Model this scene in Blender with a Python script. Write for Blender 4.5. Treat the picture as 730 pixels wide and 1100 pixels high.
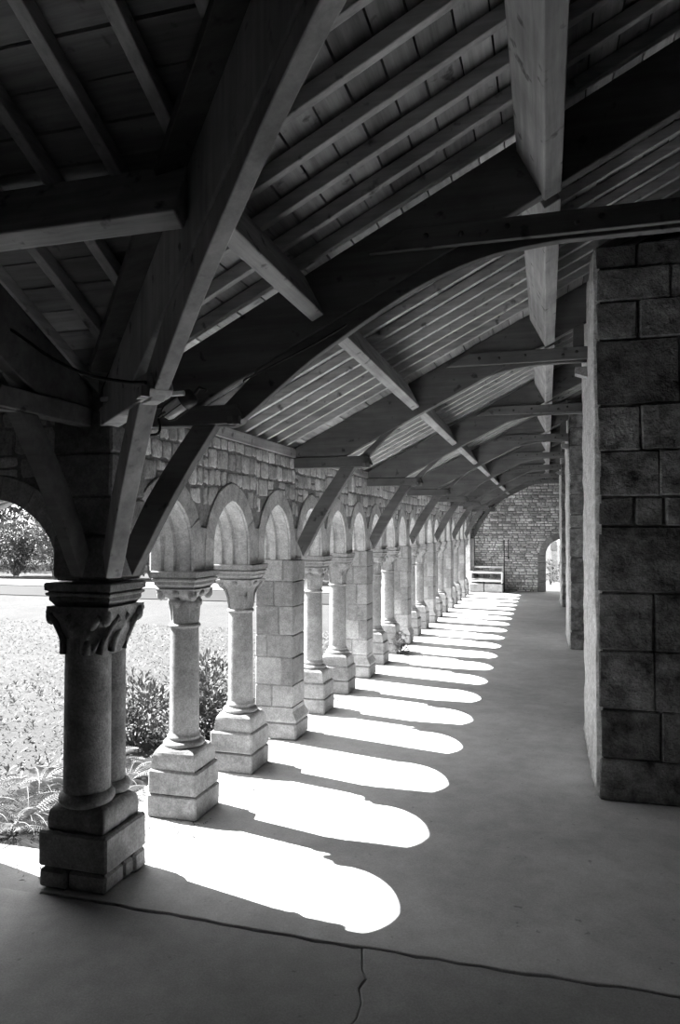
import bpy, math, random
from mathutils import Vector, Matrix, noise
random.seed(7)
R = random.Random(11)
SC = bpy.context.scene
COL = SC.collection
for o in list(bpy.data.objects): bpy.data.objects.remove(o)

# ------------------------------------------------------------------ camera, sky, sun, exposure
cd = bpy.data.cameras.new('camera'); cam = bpy.data.objects.new('camera', cd); COL.objects.link(cam)
cd.sensor_fit = 'HORIZONTAL'; cd.sensor_width = 36.0; cd.lens = 774.1 / 730 * 36
cd.clip_start = 0.05; cd.clip_end = 300
cam.location = (0, 0, 1.6); cam.rotation_euler = (math.pi / 2 + .0238, 0, .2788)
SC.camera = cam
W = bpy.data.worlds.new('sky'); SC.world = W; W.use_nodes = True
bg = W.node_tree.nodes['Background']; bg.inputs[0].default_value = (.9, .9, .9, 1); bg.inputs[1].default_value = 1.25
sl = bpy.data.lights.new('sun', 'SUN'); sl.energy = 10.5; sl.angle = .0093
sun = bpy.data.objects.new('sun', sl); COL.objects.link(sun)
sun.rotation_euler = Vector((1, -.235, -1.15)).to_track_quat('-Z', 'Y').to_euler()
sun.location = (-12, 6, 14)
SC.view_settings.view_transform = 'Standard'; SC.view_settings.look = 'None'
SC.view_settings.gamma = 1; SC.view_settings.use_curve_mapping = False
SC.view_settings.exposure = 1.9

# ------------------------------------------------------------------ materials
def nt(name):
    m = bpy.data.materials.new(name); m.use_nodes = True
    t = m.node_tree; return m, t, t.nodes['Principled BSDF']
def N(t, k, **kw):
    n = t.nodes.new(k)
    for a, b in kw.items(): setattr(n, a, b)
    return n
def val(t, op, a, b):
    n = N(t, 'ShaderNodeMath', operation=op)
    for i, v in enumerate((a, b)):
        if isinstance(v, (int, float)): n.inputs[i].default_value = v
        else: t.links.new(v, n.inputs[i])
    return n.outputs[0]
def noise_(t, vec, scale, detail=4, rough=.6):
    n = N(t, 'ShaderNodeTexNoise'); n.inputs['Scale'].default_value = scale
    n.inputs['Detail'].default_value = detail; n.inputs['Roughness'].default_value = rough
    t.links.new(vec, n.inputs['Vector']); return n.outputs[0]
def remap(t, v, lo, hi, a=.3, b=.7):
    n = N(t, 'ShaderNodeMapRange'); t.links.new(v, n.inputs[0])
    for i, q in enumerate((a, b, lo, hi)): n.inputs[i + 1].default_value = q
    return n.outputs[0]
def coords(t, stretch=(1, 1, 1)):
    tc = N(t, 'ShaderNodeTexCoord'); oi = N(t, 'ShaderNodeObjectInfo')
    mp = N(t, 'ShaderNodeMapping'); mp.inputs['Scale'].default_value = stretch
    t.links.new(tc.outputs['Object'], mp.inputs['Vector'])
    ad = N(t, 'ShaderNodeVectorMath', operation='ADD'); t.links.new(mp.outputs[0], ad.inputs[0])
    sc = val(t, 'MULTIPLY', oi.outputs['Random'], 37.0)
    cx = N(t, 'ShaderNodeCombineXYZ')
    for i in range(3): t.links.new(sc, cx.inputs[i])
    t.links.new(cx.outputs[0], ad.inputs[1]); return ad.outputs[0]
def finish(t, p, v, bump, strength, dist, rough=.9):
    cc = N(t, 'ShaderNodeCombineColor')
    for i in range(3): t.links.new(v, cc.inputs[i])
    t.links.new(cc.outputs[0], p.inputs['Base Color'])
    p.inputs['Roughness'].default_value = rough
    p.inputs['Specular IOR Level'].default_value = .25
    if bump is not None:
        b = N(t, 'ShaderNodeBump'); b.inputs['Strength'].default_value = strength
        b.inputs['Distance'].default_value = dist
        t.links.new(bump, b.inputs['Height']); t.links.new(b.outputs[0], p.inputs['Normal'])
def stone(name, base, var=.35, island=.35, speck=90, bump=.6, dist=.006, big=3.0):
    m, t, p = nt(name); c = coords(t)
    a = noise_(t, c, speck, 3, .7); b = noise_(t, c, big, 6, .65); d = noise_(t, c, 22, 5, .65)
    v = val(t, 'MULTIPLY', remap(t, a, 1 - .3, 1 + .3), base)
    v = val(t, 'MULTIPLY', v, remap(t, b, 1 - var, 1 + var))
    v = val(t, 'MULTIPLY', v, remap(t, d, 1 - .22, 1 + .22))
    g = N(t, 'ShaderNodeNewGeometry')
    v = val(t, 'MULTIPLY', v, remap(t, g.outputs['Random Per Island'], 1 - island, 1 + island, 0, 1))
    h = val(t, 'ADD', val(t, 'MULTIPLY', a, .35), d)
    finish(t, p, v, h, bump, dist); return m
def wood(name, base, axis, var=.3, bump=.4, island=.2, fine=26):
    st = [1, 1, 1]; st[axis] = .06
    m, t, p = nt(name); c = coords(t, st); c2 = coords(t, (1, 1, 1))
    a = noise_(t, c, fine, 6, .7); b = noise_(t, c2, 2.3, 4, .6); k = noise_(t, c2, 14, 3, .5)
    v = val(t, 'MULTIPLY', remap(t, a, 1 - var, 1 + var), base)
    v = val(t, 'MULTIPLY', v, remap(t, b, .7, 1.3))
    v = val(t, 'MULTIPLY', v, remap(t, k, .35, 1, .27, .36))
    g = N(t, 'ShaderNodeNewGeometry')
    v = val(t, 'MULTIPLY', v, remap(t, g.outputs['Random Per Island'], 1 - island, 1 + island, 0, 1))
    finish(t, p, v, a, bump, .004, .75); return m
def plain(name, v, rough=.6, metal=0., var=.15, scale=20):
    m, t, p = nt(name); c = coords(t)
    n = noise_(t, c, scale, 4, .6)
    finish(t, p, val(t, 'MULTIPLY', remap(t, n, 1 - var, 1 + var), v), None, 0, 0, rough)
    p.inputs['Metallic'].default_value = metal; return m
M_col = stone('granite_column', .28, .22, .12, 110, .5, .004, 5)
M_plinth = stone('granite_plinth', .2, .35, .15, 100, .6, .006, 5)
M_dress = stone('granite_dressed', .25, .25, .28, 100, .55, .004, 4)
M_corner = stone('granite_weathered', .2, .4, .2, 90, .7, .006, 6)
M_rubble = stone('granite_rubble', .5, .3, .3, 70, .9, .010, 5)
M_mortar = stone('mortar_old', .22, .3, .1, 60, .7, .006, 8)
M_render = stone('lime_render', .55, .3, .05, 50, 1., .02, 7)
M_pier = stone('granite_blocks', .2, .85, .4, 80, 1., .02, 7)
M_soffit = stone('granite_soffit', .46, .25, .1, 100, .5, .004, 5)
M_joint = stone('joint_dark', .2, .4, .1, 60, .8, .01, 8)
M_end = stone('schist_rubble', .55, .4, .4, 60, .9, .012, 1.4)
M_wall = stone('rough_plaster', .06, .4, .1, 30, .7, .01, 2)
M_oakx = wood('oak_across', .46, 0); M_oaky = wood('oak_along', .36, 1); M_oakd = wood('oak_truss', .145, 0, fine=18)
M_board_r = wood('board_along', .36, 1, .35, .4, .35); M_board_l = wood('board_across', .3, 0, .35, .4, .35)
M_raft_r = wood('rafter_across', .5, 0); M_raft_l = wood('rafter_along', .48, 1)
M_slate = plain('slate_back', .05, .8)
M_iron = plain('iron_dark', .05, .5, .3); M_cable = plain('cable_black', .02, .5)
M_white = plain('paint_pale', .75, .5); M_benchw = plain('bench_slats_grey', .3, .7)
M_leaf = plain('leaf_mid', .10, .55, 0, .35, 9); M_leafd = plain('leaf_dark', .055, .55, 0, .35, 9); M_grass = plain('grass_blade', .08, .6, 0, .3, 3)
M_fern = plain('fern_leaf', .17, .55, 0, .3, 9)
M_bark = plain('bark', .12, .9)
for m_ in (M_leaf, M_leafd, M_grass, M_fern):
    p_ = m_.node_tree.nodes['Principled BSDF']
    p_.inputs['Specular IOR Level'].default_value = .4
def glassy():
    m, t, p = nt('lamp_glass'); p.inputs['Base Color'].default_value = (.85, .85, .85, 1)
    p.inputs['Roughness'].default_value = .12; p.inputs['Transmission Weight'].default_value = .45; return m
M_glass = glassy()
def concrete(name, base):
    m, t, p = nt(name); c = coords(t)
    a = noise_(t, c, 140, 3, .7); b = noise_(t, c, 1.3, 6, .65); d = noise_(t, c, 9, 5, .6)
    v = val(t, 'MULTIPLY', remap(t, a, .85, 1.15), base)
    v = val(t, 'MULTIPLY', v, remap(t, b, .82, 1.18)); v = val(t, 'MULTIPLY', v, remap(t, d, .9, 1.1))
    s = noise_(t, c, 23, 2, .5); v = val(t, 'MULTIPLY', v, remap(t, s, .6, 1, .22, .3))
    finish(t, p, v, val(t, 'ADD', val(t, 'MULTIPLY', a, .5), d), .35, .004, .85); return m
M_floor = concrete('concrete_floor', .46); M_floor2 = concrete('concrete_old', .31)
def lawnmat():
    m, t, p = nt('lawn_grass'); c = coords(t)
    a = noise_(t, c, 60, 4, .7); b = noise_(t, c, 1.2, 6, .6); d = noise_(t, c, 11, 4, .6)
    v = val(t, 'MULTIPLY', remap(t, a, .7, 1.3), .046); v = val(t, 'MULTIPLY', v, remap(t, b, .85, 1.15))
    v = val(t, 'MULTIPLY', v, remap(t, d, .8, 1.15))
    finish(t, p, v, a, .8, .02, .9); return m
M_lawn = lawnmat(); M_gravel = concrete('gravel_pale', .16); M_soil_shade = concrete('soil_shade', .014)  # last one: soil under the ferns, painted shade on the far strip

# ------------------------------------------------------------------ mesh helpers
class MB:
    def __init__(s): s.v = []; s.f = []; s.sm = []
    def add(s, vs, fs, smooth=False):
        k = len(s.v); s.v += [tuple(p) for p in vs]
        s.f += [tuple(i + k for i in f) for f in fs]; s.sm += [smooth] * len(fs)
    def box(s, x0, x1, y0, y1, z0, z1):
        s.add([(x0,y0,z0),(x1,y0,z0),(x1,y1,z0),(x0,y1,z0),(x0,y0,z1),(x1,y0,z1),(x1,y1,z1),(x0,y1,z1)],
              [(3,2,1,0),(4,5,6,7),(0,1,5,4),(1,2,6,5),(2,3,7,6),(3,0,4,7)])
    def rbox(s, x0, x1, y0, y1, z0, z1, b=.01, j=0., rnd=R):
        """block with bevelled, slightly worn edges"""
        J = lambda: rnd.uniform(-j, j)
        x0 += J(); x1 += J(); y0 += J(); y1 += J(); z0 += J()*.5; z1 += J()*.5
        b = min(b, (x1-x0)*.4, (y1-y0)*.4, (z1-z0)*.4)
        vs = []; idx = {}
        for ix, (xa, sx) in enumerate(((x0, 1), (x1, -1))):
            for iy, (ya, sy) in enumerate(((y0, 1), (y1, -1))):
                for iz, (za, sz) in enumerate(((z0, 1), (z1, -1))):
                    dx, dy, dz = J()*.6, J()*.6, J()*.6
                    for ax in range(3):
                        p = [xa + sx*b, ya + sy*b, za + sz*b]
                        p[ax] = (xa, ya, za)[ax]
                        idx[(ix, iy, iz, ax)] = len(vs); vs.append((p[0]+dx, p[1]+dy, p[2]+dz))
        g = lambda *k: idx[k]; fs = []
        for i in (0, 1):
            q = [g(i,0,0,0), g(i,1,0,0), g(i,1,1,0), g(i,0,1,0)]; fs.append(q if i else q[::-1])
            q = [g(0,i,0,1), g(1,i,0,1), g(1,i,1,1), g(0,i,1,1)]; fs.append(q[::-1] if i else q)
            q = [g(0,0,i,2), g(1,0,i,2), g(1,1,i,2), g(0,1,i,2)]; fs.append(q if i else q[::-1])
        for a in (0, 1):
            for c in (0, 1):
                fs.append([g(a,c,0,0), g(a,c,1,0), g(a,c,1,1), g(a,c,0,1)])
                fs.append([g(a,0,c,0), g(a,1,c,0), g(a,1,c,2), g(a,0,c,2)])
                fs.append([g(0,a,c,1), g(1,a,c,1), g(1,a,c,2), g(0,a,c,2)])
                for e in (0, 1): fs.append([g(a,c,e,0), g(a,c,e,1), g(a,c,e,2)])
        s.add(vs, fs)
    def prism(s, pts, fn, l0, l1):
        """extrude the outline pts (u,z) between laterals l0 and l1, fn(u,z,l) -> xyz"""
        n = len(pts)
        s.add([fn(u, z, l0) for u, z in pts] + [fn(u, z, l1) for u, z in pts],
              [tuple(range(n))[::-1], tuple(range(n, 2*n))] + [(i, (i+1) % n, n+(i+1) % n, n+i) for i in range(n)])
    def band(s, lo, up, fn, l0, l1):
        """curved timber: lower and upper edge polylines of equal length"""
        n = len(lo); vs = []
        for (a, b) in zip(lo, up):
            vs += [fn(*a, l0), fn(*b, l0), fn(*b, l1), fn(*a, l1)]
        fs = [(0,1,2,3), tuple(4*(n-1)+k for k in (3,2,1,0))]
        for i in range(n-1):
            for k in range(4):
                fs.append((4*i+k, 4*i+4+k, 4*i+4+(k+1) % 4, 4*i+(k+1) % 4))
        s.add(vs, fs)
    def lathe(s, prof, cx=0, cy=0, n=28, cap=True):
        vs = []
        for r, z in prof:
            for i in range(n):
                a = 2*math.pi*i/n; vs.append((cx + r*math.cos(a), cy + r*math.sin(a), z))
        fs = []
        for k in range(len(prof)-1):
            for i in range(n):
                fs.append((k*n+i, k*n+(i+1) % n, (k+1)*n+(i+1) % n, (k+1)*n+i))
        s.add(vs, fs, True)
        if cap:
            m = len(prof)-1
            s.add(vs[:n], [tuple(range(n))[::-1]]); s.add(vs[m*n:], [tuple(range(n))])
    def loft(s, rings, smooth=True):
        n = len(rings[0]); vs = [p for r in rings for p in r]; fs = []
        for k in range(len(rings)-1):
            for i in range(n): fs.append((k*n+i, k*n+(i+1) % n, (k+1)*n+(i+1) % n, (k+1)*n+i))
        s.add(vs, fs, smooth)
        s.add(rings[0], [tuple(range(n))[::-1]]); s.add(rings[-1], [tuple(range(n))])
    def tube(s, pts, r, n=6, taper=None):
        pts = [Vector(p) for p in pts]; rings = []
        for i, p in enumerate(pts):
            d = (pts[min(i+1, len(pts)-1)] - pts[max(i-1, 0)]).normalized()
            a = d.orthogonal().normalized(); 
            if abs(d.z) < .95: a = d.cross(Vector((0,0,1))).normalized()
            b = d.cross(a); rr = r if taper is None else r*(1-(1-taper)*i/(len(pts)-1))
            rings.append([p + a*rr*math.cos(2*math.pi*k/n) + b*rr*math.sin(2*math.pi*k/n) for k in range(n)])
        s.loft(rings)
    def build(s, name, mat, parent=None, bevel=0, loc=None):
        me = bpy.data.meshes.new(name)
        off = Vector(loc) if loc is not None else Vector((0,0,0))
        me.from_pydata([tuple(Vector(p) - off) for p in s.v], [], s.f)
        me.polygons.foreach_set('use_smooth', s.sm); me.materials.append(mat); me.update()
        o = bpy.data.objects.new(name, me); COL.objects.link(o)
        if parent: o.parent = parent
        if loc is not None and not parent: o.location = loc
        if bevel:
            b = o.modifiers.new('edge', 'BEVEL'); b.width = bevel; b.segments = 2; b.limit_method = 'ANGLE'
        return o
def tag(o, label, cat, group=None):
    o['label'] = label; o['category'] = cat
    if group: o['group'] = group
    return o
def thing(name, label, cat, loc, group=None):
    o = bpy.data.objects.new(name, None); COL.objects.link(o); o.location = loc; o.empty_display_size = .2
    return tag(o, label, cat, group)
def struct(o): o['kind'] = 'structure'; return o
def copy_tree(o, loc, label):
    c = o.copy(); COL.objects.link(c); c.location = loc; c['label'] = label
    for ch in o.children:
        d = ch.copy(); COL.objects.link(d); d.parent = c
        for g in ch.children:
            e = g.copy(); COL.objects.link(e); e.parent = d
    return c
ORD = ['zeroth','first','second','third','fourth','fifth','sixth','seventh','eighth','ninth','tenth','eleventh','twelfth','thirteenth','fourteenth','fifteenth','sixteenth']

# ------------------------------------------------------------------ measures of the place
CX, CY, S = -2.0, 2.96, .789            # corner column centre, bay of the arcade
YE = 19.15                              # end wall
SL = .51
def T(x): return 2.72 + SL*(x + .93)    # underside of the rafters, right gallery
V0 = .94                                # valley: x + y = V0
XR = .285                               # face of the right-hand piers
XW = 1.0                                # right wall
YB = -1.0                               # wall behind

# ------------------------------------------------------------------ floor, lawn, path
def slab(name, outline, z0, z1, mat):
    m = MB(); m.prism(outline, lambda u, v, l: (u, v, l), z0, z1); return struct(m.build(name, mat, bevel=.006))
jx = [-2.16 + .08*i for i in range(41)]
jr = random.Random(5)
jy = [2.727 + jr.uniform(-.006, .006) + .008*math.sin(x*2.2) for x in jx]
slab('floor', list(zip(jx, jy)) + [(XW+.3, 2.73), (XW+.3, YE+.6), (-2.16, YE+.6)], -.25, 0, M_floor)
crk = [(-.688, 0), (-.67, -.06), (-.655, -.13), (-.628, -.18), (-.64, -.24), (-.612, -.31), (-.607, -.39), (-.63, -.47), (-.6, -.6), (-.62, -.9), (-.6, -3.9)]
ck = [(x, 2.715+d) for x, d in crk]
ed = [(x, y-.009+jr.uniform(-.003,.003)) for x, y in zip(jx, jy)]
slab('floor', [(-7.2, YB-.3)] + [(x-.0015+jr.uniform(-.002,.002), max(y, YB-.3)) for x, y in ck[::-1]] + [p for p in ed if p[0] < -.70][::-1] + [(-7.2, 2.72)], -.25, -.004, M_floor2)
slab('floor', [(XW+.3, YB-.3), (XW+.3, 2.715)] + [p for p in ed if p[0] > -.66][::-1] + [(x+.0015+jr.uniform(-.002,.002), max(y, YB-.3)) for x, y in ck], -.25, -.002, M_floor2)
m = MB(); m.add([(-60,-20,-.03),(60,-20,-.03),(60,80,-.03),(-60,80,-.03)], [(0,1,2,3)])
struct(m.build('lawn', M_lawn))
m = MB(); m.box(-40, -2.6, 17.4, 19.4, -.06, 0.0); struct(m.build('path', M_gravel))
m = MB(); m.box(-40, -2.6, 14.9, 17.1, -.06, -.012); struct(m.build('dark_ground', M_soil_shade))  # dark strip laid for the shade at the lawn edge, shade put into its colour
m = MB(); m.box(-3.0, -2.42, 3.10, 7.2, -.06, -.016); struct(m.build('dark_ground', M_soil_shade))
m = MB(); m.box(-2.5, 12, YE+.6, YE+9, -.06, -.004); struct(m.build('path', M_gravel))
m = MB(); m.box(-2.42, -2.16, 2.5, YE, -.06, -.01); struct(m.build('kerb_strip', M_floor2))
m = MB(); m.box(-7.2, -2.16, 2.722, 3.10, -.06, -.006); struct(m.build('kerb_strip', M_floor2))

# ------------------------------------------------------------------ masonry
AH, STILT, AE = .268, .10, .045         # half width, stilt and point of the arches
ZS = 1.365                              # springing
def arch_pts(off, n=9):
    """arch outline grown by off, from left springing to right springing, (u, z) about the bay centre"""
    r = AH + AE + off; pts = [(-(AH+off), ZS)]
    h = math.sqrt(r*r - AE*AE); a1 = math.atan2(h, AE)     # angle at the crown measured from the far centre
    lef = [(AE - r*math.cos(a), ZS + STILT + r*math.sin(a)) for a in [a1*i/n for i in range(n+1)]]
    pts += lef + [(-u, z) for u, z in lef[:-1][::-1]] + [(AH+off, ZS)]
    return pts
def inside_arch(u, z, off):
    if abs(u) >= AH + off: return False
    if z < ZS + STILT: return True
    r = AH + AE + off; return math.hypot(abs(u) + AE, z - ZS - STILT) < r
def push_out(u, z, off):
    if not inside_arch(u, z, off): return u, z
    s = 1 if u >= 0 else -1
    if z < ZS + STILT: return s*(AH+off), z
    r = AH + AE + off; dx, dz = abs(u)+AE, z - ZS - STILT; d = math.hypot(dx, dz) or 1e-6
    return s*(max(0, dx*r/d - AE)), ZS + STILT + dz*r/d
def rough_stone(mb, u0, u1, v0, v1, fn, d, rnd, warp=None, j=.008, base=-.006):
    """one rubble stone proud of the joint plane; fn(u, v, depth)"""
    w, h = u1-u0, v1-v0; c = min(w, h)*.11
    o = []
    for (a, b) in ((c,0),(w*.5,0),(w-c,0),(w,c),(w,h*.5),(w,h-c),(w-c,h),(w*.5,h),(c,h),(0,h-c),(0,h*.5),(0,c)):
        o.append((u0+a+rnd.uniform(-j,j), v0+b+rnd.uniform(-j,j)))
    if warp: o = [warp(*p) for p in o]
    cu = sum(p[0] for p in o)/12; cv = sum(p[1] for p in o)/12
    def ring(k, dep): return [fn(cu+(u-cu)*k, cv+(v-cv)*k, dep+rnd.uniform(-.0015,.0015)) for u, v in o]
    k1 = 1 - .007/min(w, h); k2 = 1 - .022/min(w, h)
    r = [ring(1, base), ring(max(k1,.8), d*.65), ring(max(k2,.55), d)]
    n = 12; fs = []
    for q in range(2):
        for i in range(n): fs.append((q*n+i, q*n+(i+1) % n, (q+1)*n+(i+1) % n, (q+1)*n+i))
    fs += [(2*n+i, 2*n+(i+1) % n, 3*n) for i in range(n)]
    mb.add(r[0]+r[1]+r[2]+[fn(cu, cv, d+rnd.uniform(-.003,.003))], fs, True)
def courses(mb, u0, u1, v0, v1, fn, hh, ww, d, rnd, gap=.009, warp=None, skip=None, j=.006, mix=0):
    v = v0
    while v < v1 - .02:
        h = rnd.uniform(*hh)
        if v1 - (v+h) < hh[0]*.7: h = v1 - v
        u = u0 - rnd.uniform(0, ww[0])
        while u < u1 - .01:
            w = rnd.uniform(*ww); a, b = max(u, u0), min(u+w, u1); u += w
            if b - a < .03: continue
            if skip and skip((a+b)/2, v+h/2): continue
            if mix and rnd.random() < mix and h > .11:
                q = v + h*rnd.uniform(.4, .6)
                for p0, p1 in ((v, q), (q, v+h)): rough_stone(mb, a+gap/2, b-gap/2, p0+gap/2, p1-gap/2, fn, d*rnd.uniform(.5,1.2), rnd, warp, j)
            else: rough_stone(mb, a+gap/2, b-gap/2, v+gap/2, v+h-gap/2, fn, d*rnd.uniform(.5, 1.3), rnd, warp, j)
        v += h
ZT = 2.155
def arcade(name, bays, fn, seed, u_start, u_end, S=S):
    """wall above the columns. fn(u, t, z): t = 0 on the gallery face, growing to the garden"""
    rnd = random.Random(seed); core = MB(); soff = MB(); TH = .27
    def col(u, zb):
        return u, zb
    segs = []
    for i in range(bays):
        c = S*(i+.5); segs.append(c)
    prof = [(0.0, .012), (.012, 0), (.075, 0), (.085, .018), (.105, .018), (.115, 0), (.155, 0), (.165, .018), (.185, .018), (.195, 0), (.258, 0), (TH, .012)]
    for c in segs:
        n = len(arch_pts(0)); rows = []
        for t, off in prof: rows.append([fn(c+u, t, z) for u, z in arch_pts(off)])
        vs = [p for r in rows for p in r]; fs = []
        for k in range(len(rows)-1):
            for i in range(n-1): fs.append((k*n+i, k*n+i+1, (k+1)*n+i+1, (k+1)*n+i))
        soff.add(vs, fs, False)
        for t, off in ((0, .012), (TH, .012)):
            A = arch_pts(off); vs = [fn(c+u, t, z) for u, z in A]; 
            tops = [fn(c-S/2, t, ZT)] + [fn(c+u, t, ZT) for u, z in A[1:-1]] + [fn(c+S/2, t, ZT)]
            core.add(vs+tops, [(i, i+1, n+i+1, n+i) for i in range(n-1)])
            for s_, k in ((-1, 0), (1, n-1)):
                e = [fn(c+s_*S/2, t, ZS), fn(c+A[k][0], t, ZS), fn(c+A[k][0], t, ZT), fn(c+s_*S/2, t, ZT)]
                core.add([fn(c+s_*S/2, t, ZS), vs[k], tops[k]], [(0, 1, 2)])
        for s_ in (-1, 1):
            u = c + s_*(AH+.012)
            core.add([fn(u, 0, ZS), fn(c+s_*S/2, 0, ZS), fn(c+s_*S/2, TH, ZS), fn(u, TH, ZS)], [(0,1,2,3)])
    core.add([fn(u_start, 0, ZT), fn(u_end, 0, ZT), fn(u_end, TH, ZT), fn(u_start, TH, ZT)], [(0,1,2,3)])
    o = struct(core.build(name, M_mortar)); soff.build('arch_soffit', M_soffit, o)
    # rubble facing
    st = MB()
    for i, c in enumerate(segs):
        f2 = lambda u, v, d, c=c: fn(c+u, -d, v)
        wp = lambda u, z: push_out(u, z, .118)
        hh = (.10, .135)
        courses(st, -S/2, S/2, ZS+.005, ZT, f2, hh, (.08, .17), .005, rnd, .009, wp, lambda u, z: inside_arch(u, z, .118+.012), .006, .15)
    st.build('stone_facing', M_rubble, o)
    # voussoirs
    vo = MB()
    for c in segs:
        A0 = arch_pts(0.0, 12); A1 = arch_pts(.113, 12); n = len(A0)
        cuts = [0, 3, 6, 9, 12, 15, 18, 21, n-1] if n > 22 else list(range(0, n, 3))
        for a, b in zip(cuts[:-1], cuts[1:]):
            lo = [A0[k] for k in range(a, b+1)]; hi = [A1[k] for k in range(a, b+1)]
            dd = .010 + rnd.uniform(-.002, .002)
            mid = (sum(p[0] for p in lo+hi)/len(lo+hi), sum(p[1] for p in lo+hi)/len(lo+hi))
            sh = lambda p, k=.988: (mid[0]+(p[0]-mid[0])*k, mid[1]+(p[1]-mid[1])*k)
            g = [sh(p) for p in lo]; q = [sh(p) for p in hi]
            g2 = [sh(p, .95) for p in lo]; q2 = [sh(p, .95) for p in hi]
            L = len(g); out = g + q[::-1]; inn = g2 + q2[::-1]; m2 = len(out)
            vs = [fn(c+u, .005, z) for u, z in out] + [fn(c+u, -dd*.7, z) for u, z in out] + [fn(c+u, -dd, z) for u, z in inn]
            fs = []
            for w in range(2):
                for k in range(m2): fs.append((w*m2+k, w*m2+(k+1) % m2, (w+1)*m2+(k+1) % m2, (w+1)*m2+k))
            for k in range(L-1): fs.append((2*m2+k, 2*m2+k+1, 2*m2+m2-2-k, 2*m2+m2-1-k))
            vo.add(vs, fs)
    for i in range(1, bays):
        q = S/2 - AH - .008; hgt = STILT + (.14 if STILT else .05)
        a_, b_ = i*S - q, i*S + q
        P = [(a_, ZS+.002), (b_, ZS+.002), (b_, ZS+STILT+.03), (i*S+.035, ZS+hgt), (i*S-.035, ZS+hgt), (a_, ZS+STILT+.03)]
        vo.prism(P, lambda u, z, l: fn(u, l, z), -.0075, .01)
    vo.build('voussoirs', M_soffit, o)
    if u_end > bays*S + .4:
        w_ = MB(); w_.prism([(bays*S, -.1), (u_end, -.1), (u_end, ZT), (bays*S, ZT)], lambda u, z, l: fn(u, l, z), 0, TH); w_.build('light_block_wall', M_rubble, o)  # unseen wall added instead of more bays, keeps light out of the gallery
    return o
NB = 20
XF, YF = -1.89, 2.83                    # gallery faces of the two arcades
arcade('wall_left', NB, lambda u, t, z: (XF - t, CY + u, z), 3, -.1, YE - CY)
AH, STILT, AE = .375, .0, .0; SFR = 1.045
arcade('wall_front', 3, lambda u, t, z: (CX - u, YF + t, z), 4, -.1, 5.5, SFR)
# corner mass over the twin column
m = MB(); z = ZS + .01
for h in (.2, .17, .2, .19):
    m.rbox(-2.165, -1.862, 2.80, 3.09, z+.003, z+h-.003, .01, .003); z += h
m.box(-2.15, -1.88, 2.82, 3.07, ZS, ZT+.02)
struct(m.build('wall_corner', M_corner))

# end wall with its doorway
EW = MB(); DX0, DX1, DZ = -.025, .80, .93
def doorout(x, z): 
    c = (DX0+DX1)/2; r = (DX1-DX0)/2
    return DX0 < x < DX1 and (z < DZ or math.hypot(x-c, z-DZ) < r)
cx_ = (DX0+DX1)/2; rr_ = (DX1-DX0)/2
arc = [(cx_ - rr_*math.cos(math.pi*i/16), DZ + rr_*math.sin(math.pi*i/16)) for i in range(17)]
out = [(-2.6, -.1), (DX0, -.1)] + arc + [(DX1, -.1), (1.6, -.1), (1.6, 4.4), (-2.6, 4.4)]
def fe(u, z, l): return (u, YE + l, z)
# front as quads columnwise, reveal and back
us = [(-2.6, -.1)] 
pts = [(DX0, -.1)] + arc + [(DX1, -.1)]
vs = []; 
for l in (0.012, .55):
    base = len(vs); vs += [fe(u, z, l) for u, z in pts] + [fe(u, 4.4, l) for u, z in pts]; n = len(pts)
    EW.add(vs[base:base+2*n], [(i, i+1, n+i+1, n+i) for i in range(n-1)])
    EW.add([fe(-2.6,-.1,l), fe(DX0,-.1,l), fe(DX0,4.4,l), fe(-2.6,4.4,l)], [(0,1,2,3)])
    EW.add([fe(1.6,-.1,l), fe(DX1,-.1,l), fe(DX1,4.4,l), fe(1.6,4.4,l)], [(0,1,2,3)])
for (a, b) in zip(pts[:-1], pts[1:]): EW.add([fe(*a,.012), fe(*b,.012), fe(*b,.55), fe(*a,.55)], [(0,1,2,3)])
ew = struct(EW.build('wall_back', M_mortar))
st = MB(); rnd = random.Random(21)
courses(st, -2.2, 1.1, 0.0, 4.0, lambda u, v, d: (u, YE+.012-d, v), (.035, .085), (.06, .24), .018, rnd, .010, None,
        lambda u, z: doorout(u, z) or doorout(u-.13, z) or doorout(u+.13, z) or doorout(u, z-.12), .006, 0)
st.build('stone_facing', M_end, ew)
vo = MB()
for i in range(9):
    a0, a1 = math.pi*i/9+.012, math.pi*(i+1)/9-.012
    lo = [(cx_-(rr_)*math.cos(a), DZ+rr_*math.sin(a)) for a in (a0, (a0+a1)/2, a1)]
    hi = [(cx_-(rr_+.16)*math.cos(a), DZ+(rr_+.16)*math.sin(a)) for a in (a0, (a0+a1)/2, a1)]
    vo.prism(lo+hi[::-1], fe, -.03, .05)
zz = 0
for h in (.25, .3, .2, .18):
    vo.rbox(DX0-.2, DX0, YE-.03, YE+.05, zz+.005, zz+h-.005, .012, .004); zz += h
vo.build('door_surround', M_dress, ew)

# walls that close the galleries
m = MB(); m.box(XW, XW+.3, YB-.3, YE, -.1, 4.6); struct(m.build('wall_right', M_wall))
m = MB(); m.box(-7.3, XW+.3, YB-.3, YB, -.1, 5.2); struct(m.build('wall_near', M_wall))
m = MB(); m.box(-7.5, -7.2, YB-.3, 3.1, -.1, 5.0); struct(m.build('sun_block_wall', M_wall))  # last wall is unseen, added to keep sun out of the left gallery

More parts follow.
